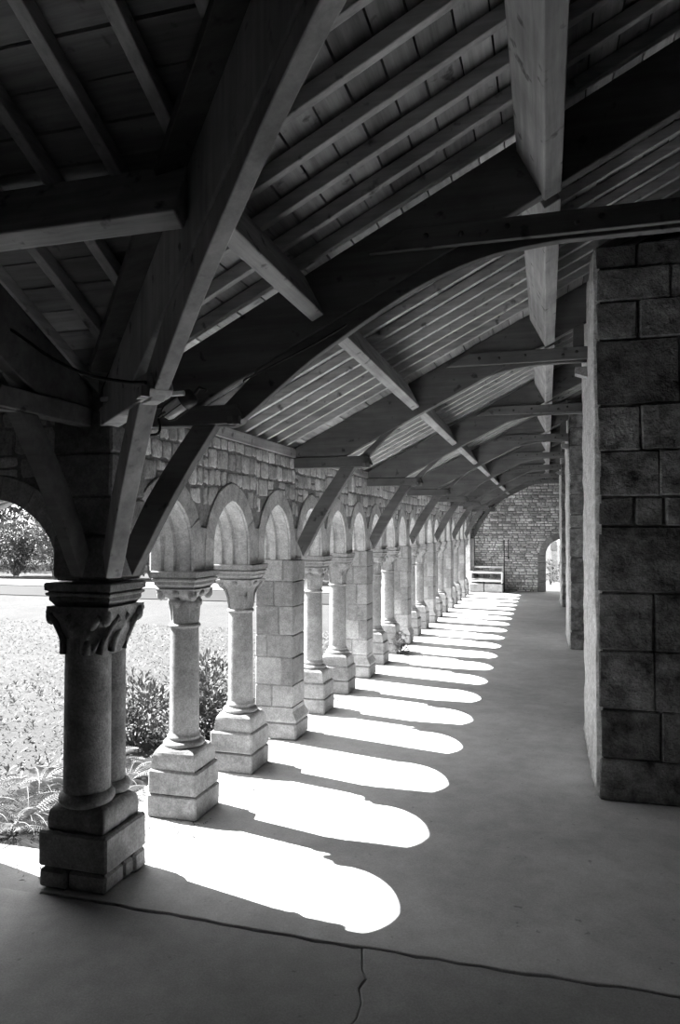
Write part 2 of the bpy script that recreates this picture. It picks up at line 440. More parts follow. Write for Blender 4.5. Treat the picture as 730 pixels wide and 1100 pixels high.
# ------------------------------------------------------------------ right-hand piers
def block_pier(y0, y1, x1, label, zs, joints, seed, split=3):
    rnd = random.Random(seed)
    t = thing('masonry_pier', label, 'pier', ((XR+x1)/2, (y0+y1)/2, 0), 'squared stone piers along the right wall')
    L = Vector(t.location); core = MB(); core.box(XR+.025, x1-.02, y0+.025, y1-.025, 0, 3.28)
    core.v = [tuple(Vector(p)-L) for p in core.v]; core.build('mortar_core', M_joint, t)
    b = MB()
    for (za, zb), jn in zip(zip(zs[:-1], zs[1:]), joints):
        xs = [XR] + [q for q in jn if q < x1-.1] + [x1]
        for k, (xa, xb) in enumerate(zip(xs[:-1], xs[1:])):
            ys = [y0] 
            while ys[-1] < y1 - .45: ys.append(ys[-1] + rnd.uniform(.3, .62))
            if y1-ys[-1] < .2 and len(ys) > 1: ys.pop()
            ys.append(y1)
            for ya, yb in zip(ys[:-1], ys[1:]):
                mid = 0 < k < len(xs)-2
                b.rbox(xa+(.003 if k else .012), xb-.003, ya+(.003 if ya > y0 else 0), yb-(.003 if yb < y1 else 0), za+.003, zb-.003, .009, .006, rnd)
    b.v = [tuple(Vector(p)-L) for p in b.v]; o = b.build('stone_blocks', M_pier, t)
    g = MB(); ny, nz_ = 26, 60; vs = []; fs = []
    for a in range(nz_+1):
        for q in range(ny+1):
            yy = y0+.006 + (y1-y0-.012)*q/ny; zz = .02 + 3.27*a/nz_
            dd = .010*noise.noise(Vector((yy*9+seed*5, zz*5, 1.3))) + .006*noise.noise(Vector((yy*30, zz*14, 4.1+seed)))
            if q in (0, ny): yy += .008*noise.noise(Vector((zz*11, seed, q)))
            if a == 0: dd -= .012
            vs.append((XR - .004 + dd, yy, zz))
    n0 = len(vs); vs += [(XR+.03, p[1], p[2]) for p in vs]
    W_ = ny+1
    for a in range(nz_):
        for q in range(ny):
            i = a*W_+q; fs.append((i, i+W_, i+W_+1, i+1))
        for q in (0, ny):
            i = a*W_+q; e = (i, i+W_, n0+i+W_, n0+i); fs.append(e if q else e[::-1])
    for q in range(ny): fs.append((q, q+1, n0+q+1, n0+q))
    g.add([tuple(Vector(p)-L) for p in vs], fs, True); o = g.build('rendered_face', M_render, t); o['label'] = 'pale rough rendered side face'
    return t
ZSs = [0, .253, .539, .885, 1.227, 1.62, 1.793, 2.067, 2.336, 2.727, 2.959, 3.155, 3.30]
JN = [[], [.63], [.60], [.60], [], [.50, .66], [.64], [.54], [.75], [.53], [.715], [.53]]
block_pier(4.55, 6.05, XW-.02, 'broad dark squared stone pier nearest the camera at the right edge', ZSs, JN, 1)
block_pier(10.09, 11.55, XW-.02, 'second squared stone pier on the right, standing behind the nearest one', ZSs, JN[3:]+JN[:3], 2)
block_pier(15.5, 16.9, XW-.02, 'farthest thin-looking stone pier on the right, beside the bright doorway', ZSs, JN[5:]+JN[:5], 3)

# ------------------------------------------------------------------ columns
KR = 16
def rect_ring(hx, hy, z, c=0.0, n=4, cx=0, cy=0):
    """rectangle outline with 4n points per side, c rounds the corners"""
    p = []
    k = KR
    cor = [(hx, -hy), (hx, hy), (-hx, hy), (-hx, -hy)]
    for i in range(4):
        a, b = cor[i], cor[(i+1) % 4]
        for j in range(k):
            t = j/k; p.append((cx+a[0]+(b[0]-a[0])*t, cy+a[1]+(b[1]-a[1])*t, z))
    return p
def circ_like(ring, rx, ry, z, cx=0, cy=0):
    """circle with vertices matching rect_ring's order"""
    k = KR; p = []
    for i in range(4):
        for j in range(k):
            a = -math.pi/4 + (i + j/k)*math.pi/2
            p.append((cx+rx*math.cos(a), cy+ry*math.sin(a), z))
    return p
def mixr(a, b, t): return [tuple(x+(y-x)*t for x, y in zip(p, q)) for p, q in zip(a, b)]
def capital(mb, r0x, r0y, hx, hy, z0, z1, style, cx=0, cy=0, ring=True):
    rows = []; n = 26
    if ring:
        for r, z in ((1.0, z0-.012), (1.12, z0-.009), (1.14, z0), (1.1, z0+.008), (1.0, z0+.012)):
            rows.append(circ_like(None, r0x*r, r0y*r, z, cx, cy))
    for i in range(1, n+1):
        t = i/n; z = z0 + .012*ring + (z1-z0-.012*ring)*t
        c = circ_like(None, r0x, r0y, z, cx, cy); q = rect_ring(hx, hy, z, cx=cx, cy=cy)
        e = (.14*t + .86*t**4.5) if style != 2 else (.75*t + .25*t**3)
        w = mixr(c, q, min(1, e)); out = []
        for k, p in enumerate(w):
            ph = (k % KR)/KR*2*math.pi; dx, dy = p[0]-cx, p[1]-cy      # ph = 0 at the corners
            cor = .5+.5*math.cos(ph); B = lambda c0, w0: math.exp(-((t-c0)/w0)**2); g = 1.0
            if style == 0:
                g += .05*math.cos(ph*4)*(t < .62)*min(1, t*6) - .10*B(.7, .07) + .26*cor**4*B(.86, .09) + .10*(.5+.5*math.cos(ph*2+math.pi))**2*B(.88, .1)
            if style == 1:
                g += -.10*(1-cor)**2*B(.45, .3) + .07*cor**6*(t < .85)*min(1, t*5) + .24*cor**5*B(.88, .09) + .06*math.cos(ph*2)*B(.8, .1) + .05*math.cos(ph*4)*B(.95, .05)
            if style == 2:
                s1 = math.cos(ph*1.0 + 5.2*t); s2 = math.cos(ph*3 - 6.5*t + 1); 
                g += .09*max(-.35, s1)*B(.62, .26) + .06*s2*B(.5, .3) + .05*B(.5,.25) + .13*cor**3*B(.84, .1) + .07*math.cos(ph*4+2)*B(.16, .14)*min(1, t*8) - .02
            out.append((cx+dx*g, cy+dy*g, p[2]))
        rows.append(out)
    mb.loft(rows)
def blob(mb, c, r, n=12):
    vs = []; m_ = 7
    for i in range(m_):
        a = -math.pi/2 + .12 + (math.pi-.24)*i/(m_-1)
        for k in range(n):
            b_ = 2*math.pi*k/n; vs.append((c[0]+r[0]*math.cos(a)*math.cos(b_), c[1]+r[1]*math.cos(a)*math.sin(b_), c[2]+r[2]*math.sin(a)))
    mb.add(vs, [(i*n+k, i*n+(k+1) % n, (i+1)*n+(k+1) % n, (i+1)*n+k) for i in range(m_-1) for k in range(n)] + [tuple(range(n))[::-1], tuple(range((m_-1)*n, m_*n))], True)
def abacus(mb, hx, hy, z0, z1, cx=0, cy=0):
    h = z1-z0; pr = [(-.036, 0), (-.030, .08), (-.020, .22), (-.014, .28), (-.014, .44), (-.003, .50), (-.002, .58), (-.012, .61), (-.012, .65), (0, .69), (.002, .95), (-.004, 1)]
    mb.loft([rect_ring(hx+a, hy+a, z0+h*t, cx=cx, cy=cy) for a, t in pr], False)
def plinth(mb, hx, hy, zmid, z, rnd, cx=0, cy=0, w=0.006):
    mb.rbox(cx-hx, cx+hx*.02, cy-hy, cy+hy, 0, zmid-.003, .012, w, rnd); mb.rbox(cx+hx*.03, cx+hx, cy-hy, cy+hy, 0, zmid-.003, .012, w, rnd)
    mb.rbox(cx-hx, cx+hx, cy-hy, cy+hy, zmid+.002, z, .014, w*.5, rnd)
def make_column(style, rnd):
    t = thing('stone_column', '', 'column', (CX, CY, 0), 'slender round columns of the arcade')
    a = MB(); a.rbox(-.148, .148, -.146, .148, 0, .126, .008, .005, rnd); a.rbox(-.15, .149, -.148, .148, .127, .262, .011, .003, rnd); a.build('plinth', M_plinth, t)
    b = MB()
    rows = [rect_ring(.132, .132, .262), rect_ring(.132, .132, .275)]
    for zz, sc, mx in ((.335, 1.0, .18), (.352, .985, .3), (.366, .93, .5), (.374, .84, .75)):
        rows.append(mixr(rect_ring(.132*sc, .132*sc, zz), circ_like(None, .128*sc+.012, .128*sc+.012, zz), mx))
    b.loft(rows, False)
    b.lathe([(.1,.370),(.112,.374),(.117,.382),(.117,.392),(.108,.402),(.094,.407),(.091,.414),(.094,.420),(.094,.428),(.086,.436),(.083,.45)], n=32)
    b.build('base_moulding', M_col, t)
    s_ = MB(); s_.lathe([(.083, .445), (.0835, .6), (.082, .85), (.079, 1.045)], n=32); s_.build('shaft', M_col, t)
    c = MB(); capital(c, .079, .079, .118, .118, 1.052, 1.262, style)
    for sx in (-1, 1):
        for sy in (-1, 1):
            rr = .026 if style == 0 else .021
            blob(c, (sx*.097, sy*.097, 1.232), (rr, rr, rr*1.35))
            if style == 1: c.tube([(sx*.058, sy*.058, 1.07), (sx*.064, sy*.064, 1.14), (sx*.082, sy*.082, 1.20), (sx*.11, sy*.11, 1.235)], .012, 8)
    for dx, dy in ((1,0),(-1,0),(0,1),(0,-1)):
        blob(c, (dx*.1, dy*.1, 1.24), (.022, .022, .02))
        if style == 0: blob(c, (dx*.088, dy*.088, 1.185), (.02, .02, .03))
    c.build('capital', M_col, t)
    d = MB(); abacus(d, .140, .140, 1.258, ZS); d.build('abacus', M_col, t)
    return t
def make_pier(rnd):
    t = thing('arcade_pier', '', 'pier', (CX, CY, 0), 'square block piers of the arcade')
    a = MB()
    a.rbox(-.19, .175, -.155, .155, 0, .13, .014, .005, rnd)
    a.loft([rect_ring(.182, .155, .132, cx=-.008), rect_ring(.182, .155, .15, cx=-.008), rect_ring(.16, .138, .21, cx=-.02), rect_ring(.16, .138, .24, cx=-.02)], False)
    a.build('plinth', M_dress, t)
    k = MB(); k.box(-.158, .132, -.132, .132, .2, ZS-.005); k.build('mortar_core', M_mortar, t)
    b = MB(); z = .24
    for i, h in enumerate((.17, .21, .17, .22, .19, .16)):
        z1 = z+h if i < 5 else ZS
        q = (-.03, .05, -.07, .03, -.01, .06)[i]; e = .0025
        b.rbox(-.165, q-e, -.138, .138, z+e, z1-e, .006, .002, rnd); b.rbox(q+e, .14, -.138, .138, z+e, z1-e, .006, .002, rnd); z = z1
    b.build('stone_blocks', M_dress, t)
    return t
rc = random.Random(8)
protoA = make_column(0, rc); protoB = make_column(1, rc); protoP = make_pier(rc)
used = {}
kc = kp = 0
WHO = {1: 'first slender round column right of the dark twin column, with ribbed capital', 2: 'second slender round column right of the twin column, just before the first square pier'}
for i in range(1, 20):
    loc = (CX, CY + S*i, 0)
    if i % 3 == 0:
        kp += 1
        lb = '%s square block pier along the sunlit arcade, counting from the dark twin column' % ORD[kp]
        if kp == 6: lb = 'square block pier of the arcade last but one before the end wall'
        if not used.get('P'): protoP.location = loc; protoP['label'] = lb; used['P'] = 1
        else: copy_tree(protoP, loc, lb)
    else:
        kc += 1
        lb = WHO.get(i, '%s slender round column along the sunlit arcade, standing %s the %s square pier' % (ORD[kc], 'just after' if i % 3 == 1 else 'just before', ORD[(i+(0 if i % 3 == 1 else 2))//3]))
        p, k = (protoA, 'A') if i % 3 == 1 else (protoB, 'B')
        if not used.get(k): p.location = loc; p['label'] = lb; used[k] = 1
        else: copy_tree(p, loc, lb)
# pier against the end wall
copy_tree(protoP, (CX+.06, YE-.17, 0), 'last square block pier of the arcade standing in the corner against the end wall')
# columns of the other arcade, out to the left
for i in range(1, 3): copy_tree(protoA, (CX - SFR*i, YF+.13, 0), '%s round column of the near arcade, out to the left of the twin column' % ORD[i])
# the twin column at the corner
tw = thing('twin_column', 'dark weathered twin column on a square plinth at the near corner, left foreground', 'column', (-2.025, 2.935, 0))
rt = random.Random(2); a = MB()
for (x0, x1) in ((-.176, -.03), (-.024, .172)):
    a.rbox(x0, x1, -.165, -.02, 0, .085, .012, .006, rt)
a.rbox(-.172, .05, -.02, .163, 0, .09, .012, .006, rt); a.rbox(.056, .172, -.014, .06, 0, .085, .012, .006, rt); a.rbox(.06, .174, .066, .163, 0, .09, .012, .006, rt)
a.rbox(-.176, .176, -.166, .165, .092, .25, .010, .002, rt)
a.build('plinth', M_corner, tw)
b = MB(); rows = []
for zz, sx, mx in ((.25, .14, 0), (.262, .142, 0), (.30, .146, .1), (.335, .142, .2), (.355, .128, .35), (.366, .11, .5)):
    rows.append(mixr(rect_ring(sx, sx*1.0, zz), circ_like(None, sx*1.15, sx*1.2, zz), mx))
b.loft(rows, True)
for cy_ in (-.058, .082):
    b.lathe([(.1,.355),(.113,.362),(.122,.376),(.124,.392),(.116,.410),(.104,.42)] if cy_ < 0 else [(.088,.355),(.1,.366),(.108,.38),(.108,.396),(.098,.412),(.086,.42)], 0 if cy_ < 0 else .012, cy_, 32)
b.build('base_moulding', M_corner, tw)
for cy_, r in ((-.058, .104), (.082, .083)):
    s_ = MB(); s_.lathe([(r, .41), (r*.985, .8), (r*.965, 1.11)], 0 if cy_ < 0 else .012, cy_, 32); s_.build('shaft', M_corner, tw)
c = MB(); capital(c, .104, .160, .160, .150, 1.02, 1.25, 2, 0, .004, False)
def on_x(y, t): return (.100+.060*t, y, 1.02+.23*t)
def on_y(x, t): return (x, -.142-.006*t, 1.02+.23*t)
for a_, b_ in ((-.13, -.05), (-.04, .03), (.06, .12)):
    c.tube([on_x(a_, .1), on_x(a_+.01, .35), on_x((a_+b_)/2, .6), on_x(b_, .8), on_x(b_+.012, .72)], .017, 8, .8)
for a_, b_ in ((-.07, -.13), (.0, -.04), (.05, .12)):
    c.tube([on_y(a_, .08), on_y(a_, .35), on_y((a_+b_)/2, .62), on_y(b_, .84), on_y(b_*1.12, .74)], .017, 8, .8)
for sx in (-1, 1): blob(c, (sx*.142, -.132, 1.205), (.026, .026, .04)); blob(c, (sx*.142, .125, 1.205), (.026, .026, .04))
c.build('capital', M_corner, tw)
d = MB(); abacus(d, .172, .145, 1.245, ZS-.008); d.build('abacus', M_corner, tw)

# ------------------------------------------------------------------ roof: boards, covering, plates
TB = .058                               # rafter depth (vertical)
m = MB(); cov = MB(); rb_ = random.Random(31)
nx = -SL/math.hypot(SL, 1); nz = 1/math.hypot(SL, 1)
x = -2.26
while x < 1.28:
    w = .118 + rb_.uniform(-.008, .012); x1 = x + w*.89; g = .0035
    y0 = lambda X: V0 - X + .02
    zb = lambda X: T(X) + TB + .002
    jz = rb_.uniform(0, .004); ys = [None, YE]
    a, b = x+g, x1-g
    vs = [(a, max(y0(a), YB), zb(a)+jz), (b, max(y0(b), YB), zb(b)+jz), (b, YE, zb(b)+jz), (a, YE, zb(a)+jz)]
    vs += [(p[0], p[1], p[2]+.022) for p in vs]
    m.add(vs, [(3,2,1,0),(4,5,6,7),(0,1,5,4),(1,2,6,5),(2,3,7,6),(3,0,4,7)])
    x = x1
rd = struct(m.build('ceiling', M_board_r))
cov.add([(-2.27, V0+2.25, T(-2.27)+TB+.04), (1.3, V0-1.32, T(1.3)+TB+.04), (1.3, YE+.4, T(1.3)+TB+.04), (-2.27, YE+.4, T(-2.27)+TB+.04)], [(0,1,2,3)])
m = MB(); y = 3.2
TL = lambda y: T(V0 - y)
while y > YB - .2:
    w = .118 + rb_.uniform(-.008, .012); y1 = y - w*.89; g = .0035; jz = rb_.uniform(0, .004)
    a, b = y-g, y1+g
    vs = [(-7.3, a, TL(a)+TB+jz), (V0-a-.02, a, TL(a)+TB+jz), (V0-b-.02, b, TL(b)+TB+jz), (-7.3, b, TL(b)+TB+jz)]
    vs += [(p[0], p[1], p[2]+.022) for p in vs]
    m.add(vs, [(3,2,1,0),(4,5,6,7),(0,1,5,4),(1,2,6,5),(2,3,7,6),(3,0,4,7)])
    y = y1
struct(m.build('ceiling', M_board_l))
cov.add([(-7.4, 3.21, TL(3.21)+TB+.04), (V0-3.19, 3.21, TL(3.21)+TB+.04), (V0+1.3, -1.3, TL(-1.3)+TB+.04), (-7.4, -1.3, TL(-1.3)+TB+.04)], [(0,1,2,3)])
struct(cov.build('roof_covering', M_slate))
m = MB(); m.box(-2.22, -2.01, 3.0, YE, ZT, 2.262); struct(m.build('trim_1', M_mortar))
m = MB(); m.box(-7.2, -1.99, 2.96, 3.16, ZT, 2.262); struct(m.build('trim_2', M_mortar))
m = MB(); m.box(-1.998, -1.872, 3.1, YE-.01, ZT+.002, 2.222); o = m.build('wall_plate', M_oaky, loc=(-1.93, 11, 2.17)); tag(o, 'long timber wall plate lying on top of the sunlit arcade wall', 'beam')
m = MB(); m.box(-7.1, -2.2, 2.812, 2.94, ZT+.002, 2.222); o = m.build('wall_plate', M_oakx, loc=(-4.5, 2.87, 2.17)); tag(o, 'timber wall plate on top of the near arcade wall at the left edge', 'beam')

# ------------------------------------------------------------------ roof trusses
A1 = [(-1.315,2.05),(-1.245,2.103),(-1.172,2.161),(-1.094,2.222),(-.968,2.318),(-.764,2.446),(-.567,2.561),(-.377,2.645),(-.193,2.697),(.019,2.722),(.15,2.725),(.283,2.725)]
A2 = [(-1.36,2.06),(-1.26,2.185),(-1.15,2.295),(-1.04,2.387),(-.93,2.465),(-.816,2.529),(-.69,2.597),(-.557,2.653),(-.42,2.703),(-.292,2.738),(-.16,2.76),(-.035,2.771),(.12,2.775),(.283,2.775)]
LOW = lambda x: T(x) - .28
def smooth(c, n=4):
    P = [Vector((x, z)) for x, z in c]; q = []
    for i in range(len(P)-1):
        a = P[max(i-1,0)]; b = P[i]; e = P[i+1]; d = P[min(i+2,len(P)-1)]
        for k in range(n):
            t = k/n; v = .5*((2*b)+(e-a)*t+(2*a-5*b+4*e-d)*t*t+(3*b-a-3*e+d)*t**3); q.append((v.x, v.y))
    return q + [tuple(P[-1])]
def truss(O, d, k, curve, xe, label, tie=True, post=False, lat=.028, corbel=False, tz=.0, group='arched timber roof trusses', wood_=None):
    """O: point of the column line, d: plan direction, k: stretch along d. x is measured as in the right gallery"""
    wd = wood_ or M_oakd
    d = Vector((d[0], d[1], 0)).normalized(); n = Vector((-d.y, d.x, 0))
    curve = smooth(curve)
    t = thing('roof_truss', label, 'roof truss', (O[0], O[1], 2.06), group)
    L = Vector((O[0], O[1], 2.06))
    def fn(x, z, l):
        p = Vector((O[0], O[1], z)) + d*((x + 2.0)*k) + n*l
        return tuple(p - L)
    zs = curve[0][1]; s0 = zs + .012; st = s0 + .085
    m = MB(); xq = (st - 2.72 + .28)/SL - .93
    m.prism([(-1.88, st), (xq, st), (xe, LOW(xe)), (xe, T(xe)-.003), (-1.88, T(-1.88)-.003)], fn, -lat, lat)
    m.build('principal_rafter', wd, t, bevel=.006)
    m = MB(); up = []
    for i, (x, z) in enumerate(curve):
        xu = x - .06
        if x < -1.12: f_ = (x-curve[0][0])/(-1.12-curve[0][0]); xu = -1.46 + f_*(-1.20+1.46); up.append((xu, zs+.012 + f_*(LOW(-1.20)-zs-.012)))
        else:
            zz = min(LOW(xu), curve[-1][1]+.055); up.append((xu if i < len(curve)-1 else x, max(zz, z+.03)))
    m.band(curve, up, fn, -lat+.008, lat-.008); m.build('curved_brace', wd, t, bevel=.005)
    m = MB(); m.prism([(-1.96, s0), (-1.30, s0), (-1.27, s0+.02), (-1.30, st), (-1.96, st)], fn, -lat-.008, lat+.008); m.build('sole_piece', wd, t, bevel=.006)
    lo = [(-1.815,1.385),(-1.763,1.475),(-1.69,1.61),(-1.6,1.765),(-1.52,1.89),(-1.40,s0)]
    hi = [(-1.862,1.50),(-1.815,1.60),(-1.745,1.735),(-1.66,1.865),(-1.585,1.97),(-1.515,s0)]
    m = MB(); m.band(lo, hi, fn, -lat, lat); m.build('foot_brace', wd, t, bevel=.005)
    for xx in (-1.33, -1.30):
        m = MB(); m.prism([(xx, s0-.006), (xx+.022, s0-.006), (xx+.022, s0+.03), (xx, s0+.03)], fn, -lat-.035, -lat-.006); m.build('peg', wd, t)
    if tie:
        zb = curve[-1][1]+.012 + tz; zt = zb + .088
        m = MB(); m.prism([(-.70, zb), (xe, zb), (xe, zt), (-.55, zt)], fn, -lat-.03, -lat-.001)
        tb = m.build('tie_beam', wd, t, bevel=.004)
        for bx in (-.46, -.32, -.14, .12, .21):
            m = MB(); c = fn(bx, (zb+zt)/2+.01*math.sin(bx*40), -lat-.032)
            m.lathe([(.011, -.012), (.011, .003), (.004, .006)], 0, 0, 8)
            rot = n.to_track_quat('-Z', 'Y').to_matrix()
            m.v = [tuple(rot @ Vector(p) + Vector(c)) for p in m.v]; m.build('bolt', M_iron, tb)
    if post:
        m = MB(); m.prism([(.19, 2.87), (.262, 2.87), (.262, LOW(.262)), (.19, LOW(.19))], fn, -.04, .04); m.build('post', wd, t, bevel=.005)
    if corbel:
        m = MB(); m.prism([(.2, 2.69), (.284, 2.66), (.284, 2.735), (.2, 2.735)], fn, -.05, .05); m.build('corbel', M_dress, t)
    return t
for i in range(7):
    y = CY + 3*S*i - .03*(i == 0)
    has = i in (1, 3, 5); xe = .283 if has else XW-.005
    if i == 0: lb = 'nearest arched timber roof truss, black against the light, springing from the twin column'
    else: lb = '%s arched timber roof truss along the gallery, rising from the %s square pier' % (ORD[i+1], ORD[i])
    cv = A1 if i == 0 else A2
    if not has: cv = cv + [(.6, cv[-1][1]), (XW-.005, cv[-1][1])]
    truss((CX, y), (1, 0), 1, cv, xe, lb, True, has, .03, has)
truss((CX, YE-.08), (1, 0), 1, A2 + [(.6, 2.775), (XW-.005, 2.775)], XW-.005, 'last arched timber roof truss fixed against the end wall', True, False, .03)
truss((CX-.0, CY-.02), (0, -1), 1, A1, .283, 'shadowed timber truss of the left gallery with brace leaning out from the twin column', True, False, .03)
truss((CX, CY-.02), (1, -1), 1.4142, A1 + [(.7, 2.725)], .9, 'big diagonal timber truss sweeping overhead from the twin column to the upper frame edge', False, False, .034, wood_=wood('oak_diagonal', .42, 2, fine=14))
# valley rafter lying on the diagonal truss
m = MB(); dv = Vector((1, -1, 0)).normalized(); nv = Vector((1, 1, 0)).normalized()
def fv(x, z, l): return tuple(Vector((CX, CY-.02, z)) + dv*(x+2.0)*1.4142 + nv*l)
m.prism([(-1.8, T(-1.8)), (.9, T(.9)), (.9, T(.9)+.045), (-1.8, T(-1.8)+.045)], fv, -.11, .11)
o = m.build('valley_rafter', M_oakd, loc=(CX, CY, 2.2), bevel=.004); tag(o, 'flat valley timber lying along the top of the big diagonal truss where two roofs meet', 'beam')

# ------------------------------------------------------------------ purlins
def purlin_sec(bl, w, dep):
    sx, sz = 1/math.hypot(1, SL), SL/math.hypot(1, SL)
    a = bl; b = (bl[0]+w*sx, bl[1]+w*sz); c = (b[0]-dep*sz, b[1]+dep*sx); d = (a[0]-dep*sz, a[1]+dep*sx)
    return [a, b, c, d]
TY = [CY + 3*S*i for i in range(7)] + [YE-.02]
for nm, bl, w, dep in (('lower', (-.955, 2.483), .062, .21), ('upper', (.0, 2.892), .075, .235)):
    sec = purlin_sec(bl, w, dep); xm = bl[0]
    for i in range(-1, 7):
        y1 = TY[0]-.032 if i < 0 else TY[i+1]-.032
        y0 = (V0 - xm + .06) if i < 0 else TY[i]+.032
        m = MB(); m.prism(sec, lambda u, z, l: (u, l, z), y0, y1)
        o = m.build('purlin', M_oaky, loc=(xm, (y0+y1)/2, bl[1]), bevel=.006)
        lb = ('%s purlin of the long gallery between the big diagonal truss and nearest arched truss' % nm) if i < 0 else \
             ('%s purlin of the long gallery between the %s and %s arched trusses' % (nm, ORD[i+1], ORD[i+2]))
        tag(o, lb, 'beam', '%s purlin pieces' % nm)
sec = purlin_sec((-.955, 2.483), .07, .21)
m = MB(); m.prism([(V0-u, z) for u, z in sec], lambda u, z, l: (l, u, z), -7.1, -.97-.05)
o = m.build('purlin', M_oakx, loc=(-4, 1.9, 2.5), bevel=.006); tag(o, 'dark purlin of the left gallery with a pale lit underside, upper left', 'beam')

# ------------------------------------------------------------------ rafters
RW = .017
def raft_mesh(xa, xb):
    m = MB(); m.prism([(xa, T(xa)), (xb, T(xb)), (xb, T(xb)+TB), (xa, T(xa)+TB)], lambda u, z, l: (u, l, z), -RW, RW); return m
def place_raft(mesh_o, y, label, group):
    c = mesh_o.copy(); COL.objects.link(c); c.location = (mesh_o.location.x, y, mesh_o.location.z); tag(c, label, 'rafter', group); return c
full = None
for b in range(7):
    y0, y1 = TY[b], TY[b+1]; n = 11 if b < 6 else 9
    for k in range(1, n+1):
        y = y0 + (y1-y0)*k/(n+1) if b < 6 else y0 + .197*k
        lb = '%s common rafter beyond the %s arched truss, under the boards of the long gallery roof' % (ORD[k], ORD[b+1])
        if full is None:
            full = raft_mesh(-1.99, XW-.02).build('common_rafter', M_raft_r, loc=(-1.96, y, 2.2), bevel=.004)
            full.data.transform(Matrix.Translation((0, y, 0)))
            tag(full, lb, 'rafter', 'common rafters of the long gallery')
        else: place_raft(full, y, lb, 'common rafters of the long gallery')
k = 0
y = TY[0] - .115
while y > .1:
    xa = max(-1.96, V0 - y + .07)
    m = raft_mesh(xa, XW-.02); k += 1
    o = m.build('jack_rafter', M_raft_r, loc=(xa, y, T(xa)), bevel=.004)
    o.data.transform(Matrix.Translation((0, y, 0)))
    tag(o, '%s short rafter on the camera side of the nearest arched truss, meeting the diagonal truss' % ORD[k], 'rafter', 'short rafters beside the diagonal truss')
    y -= .212
k = 0
for i in range(15):
    xx = -.555 - .238*i
    ya = min(2.95, V0 - xx - .07) 
    if ya < .6: continue
    k += 1; m = MB()
    m.prism([(ya, TL(ya)), (YB+.05, TL(YB+.05)), (YB+.05, TL(YB+.05)+TB), (ya, TL(ya)+TB)], lambda u, z, l: (l, u, z), -.021, .021)
    o = m.build('left_gallery_rafter', M_raft_l, loc=(xx, ya, TL(ya)), bevel=.004)
    o.data.transform(Matrix.Translation((xx, 0, 0)))
    tag(o, '%s rafter of the dark left gallery roof, counting leftwards from the diagonal truss' % ORD[k], 'rafter', 'rafters of the left gallery')

# ------------------------------------------------------------------ lamp and cables at the corner
lp = thing('wall_lamp', 'small glass lamp hanging under the timbers above the twin column', 'lamp', (-1.52, 2.78, 2.13))
ax = Vector((.8, 0, .5)).normalized()
rot = ax.to_track_quat('Z', 'Y').to_matrix()
def along(prof, mat, name, par):
    m = MB(); m.lathe(prof, 0, 0, 20); m.v = [tuple(rot @ Vector(p)) for p in m.v]; return m.build(name, mat, par)
along([(.012,-.075),(.026,-.068),(.033,-.05),(.034,.02),(.03,.03)], M_glass, 'glass_cover', lp)
along([(.036,.028),(.04,.034),(.04,.07),(.03,.085),(.012,.09)], M_iron, 'housing', lp)
g = MB()
for k in range(4):
    a = k*math.pi/2+.4
    g.tube([rot @ Vector((.037*math.cos(a), .037*math.sin(a), .03)), rot @ Vector((.038*math.cos(a), .038*math.sin(a), -.045)), rot @ Vector((.026*math.cos(a), .026*math.sin(a), -.074)), rot @ Vector((0, 0, -.084))], .0028, 5)
g.build('wire_cage', M_iron, lp)
g = MB(); g.tube([rot @ Vector((0,0,.09)), (.10, .0, .075), (.13, .01, .06)], .008, 6); g.build('mount', M_iron, lp)
def cable(pts, r, label):
    m = MB(); P = [Vector(p) for p in pts]; q = []
    for i in range(len(P)-1):
        a = P[max(i-1,0)]; b = P[i]; c = P[i+1]; d = P[min(i+2,len(P)-1)]
        for s in range(6):
            t = s/6; q.append(.5*((2*b)+(c-a)*t+(2*a-5*b+4*c-d)*t*t+(3*b-a-3*c+d)*t**3))
    q.append(P[-1]); m.tube(q, r, 6)
    return tag(m.build('electric_cable', M_cable, loc=P[0]), label, 'cable')
cable([(-2.25, 2.36, 2.48), (-1.99, 2.30, 2.376), (-1.77, 2.28, 2.238), (-1.60, 2.26, 2.162), (-1.42, 2.22, 2.118), (-1.31, 2.17, 2.10)], .007, 'thin black cable sagging across the dark left roof to the diagonal truss')
cable([(-1.262, 2.885, 2.24), (-1.236, 2.868, 2.252), (-1.086, 2.867, 2.314), (-.941, 2.867, 2.375), (-.843, 2.867, 2.423), (-.79, 2.866, 2.45)], .004, 'thin wire climbing along the dark face of the nearest arched truss')
cable([(-1.56, 2.74, 2.10), (-1.592, 2.745, 2.08), (-1.589, 2.75, 2.04), (-1.60, 2.75, 2.01), (-1.645, 2.75, 2.005)], .006, 'short black cable end dangling below the glass lamp')
m = MB(); m.tube([(-1.86, 2.72, 2.165), (-1.46, 2.72, 2.172)], .011, 8)
tag(m.build('conduit_pipe', M_white, loc=(-1.66, 2.72, 2.17)), 'short pale conduit pipe running behind the diagonal brace beside the lamp', 'pipe')
m = MB(); m.box(-1.33, -1.20, 2.863, 2.873, 2.19, 2.235)
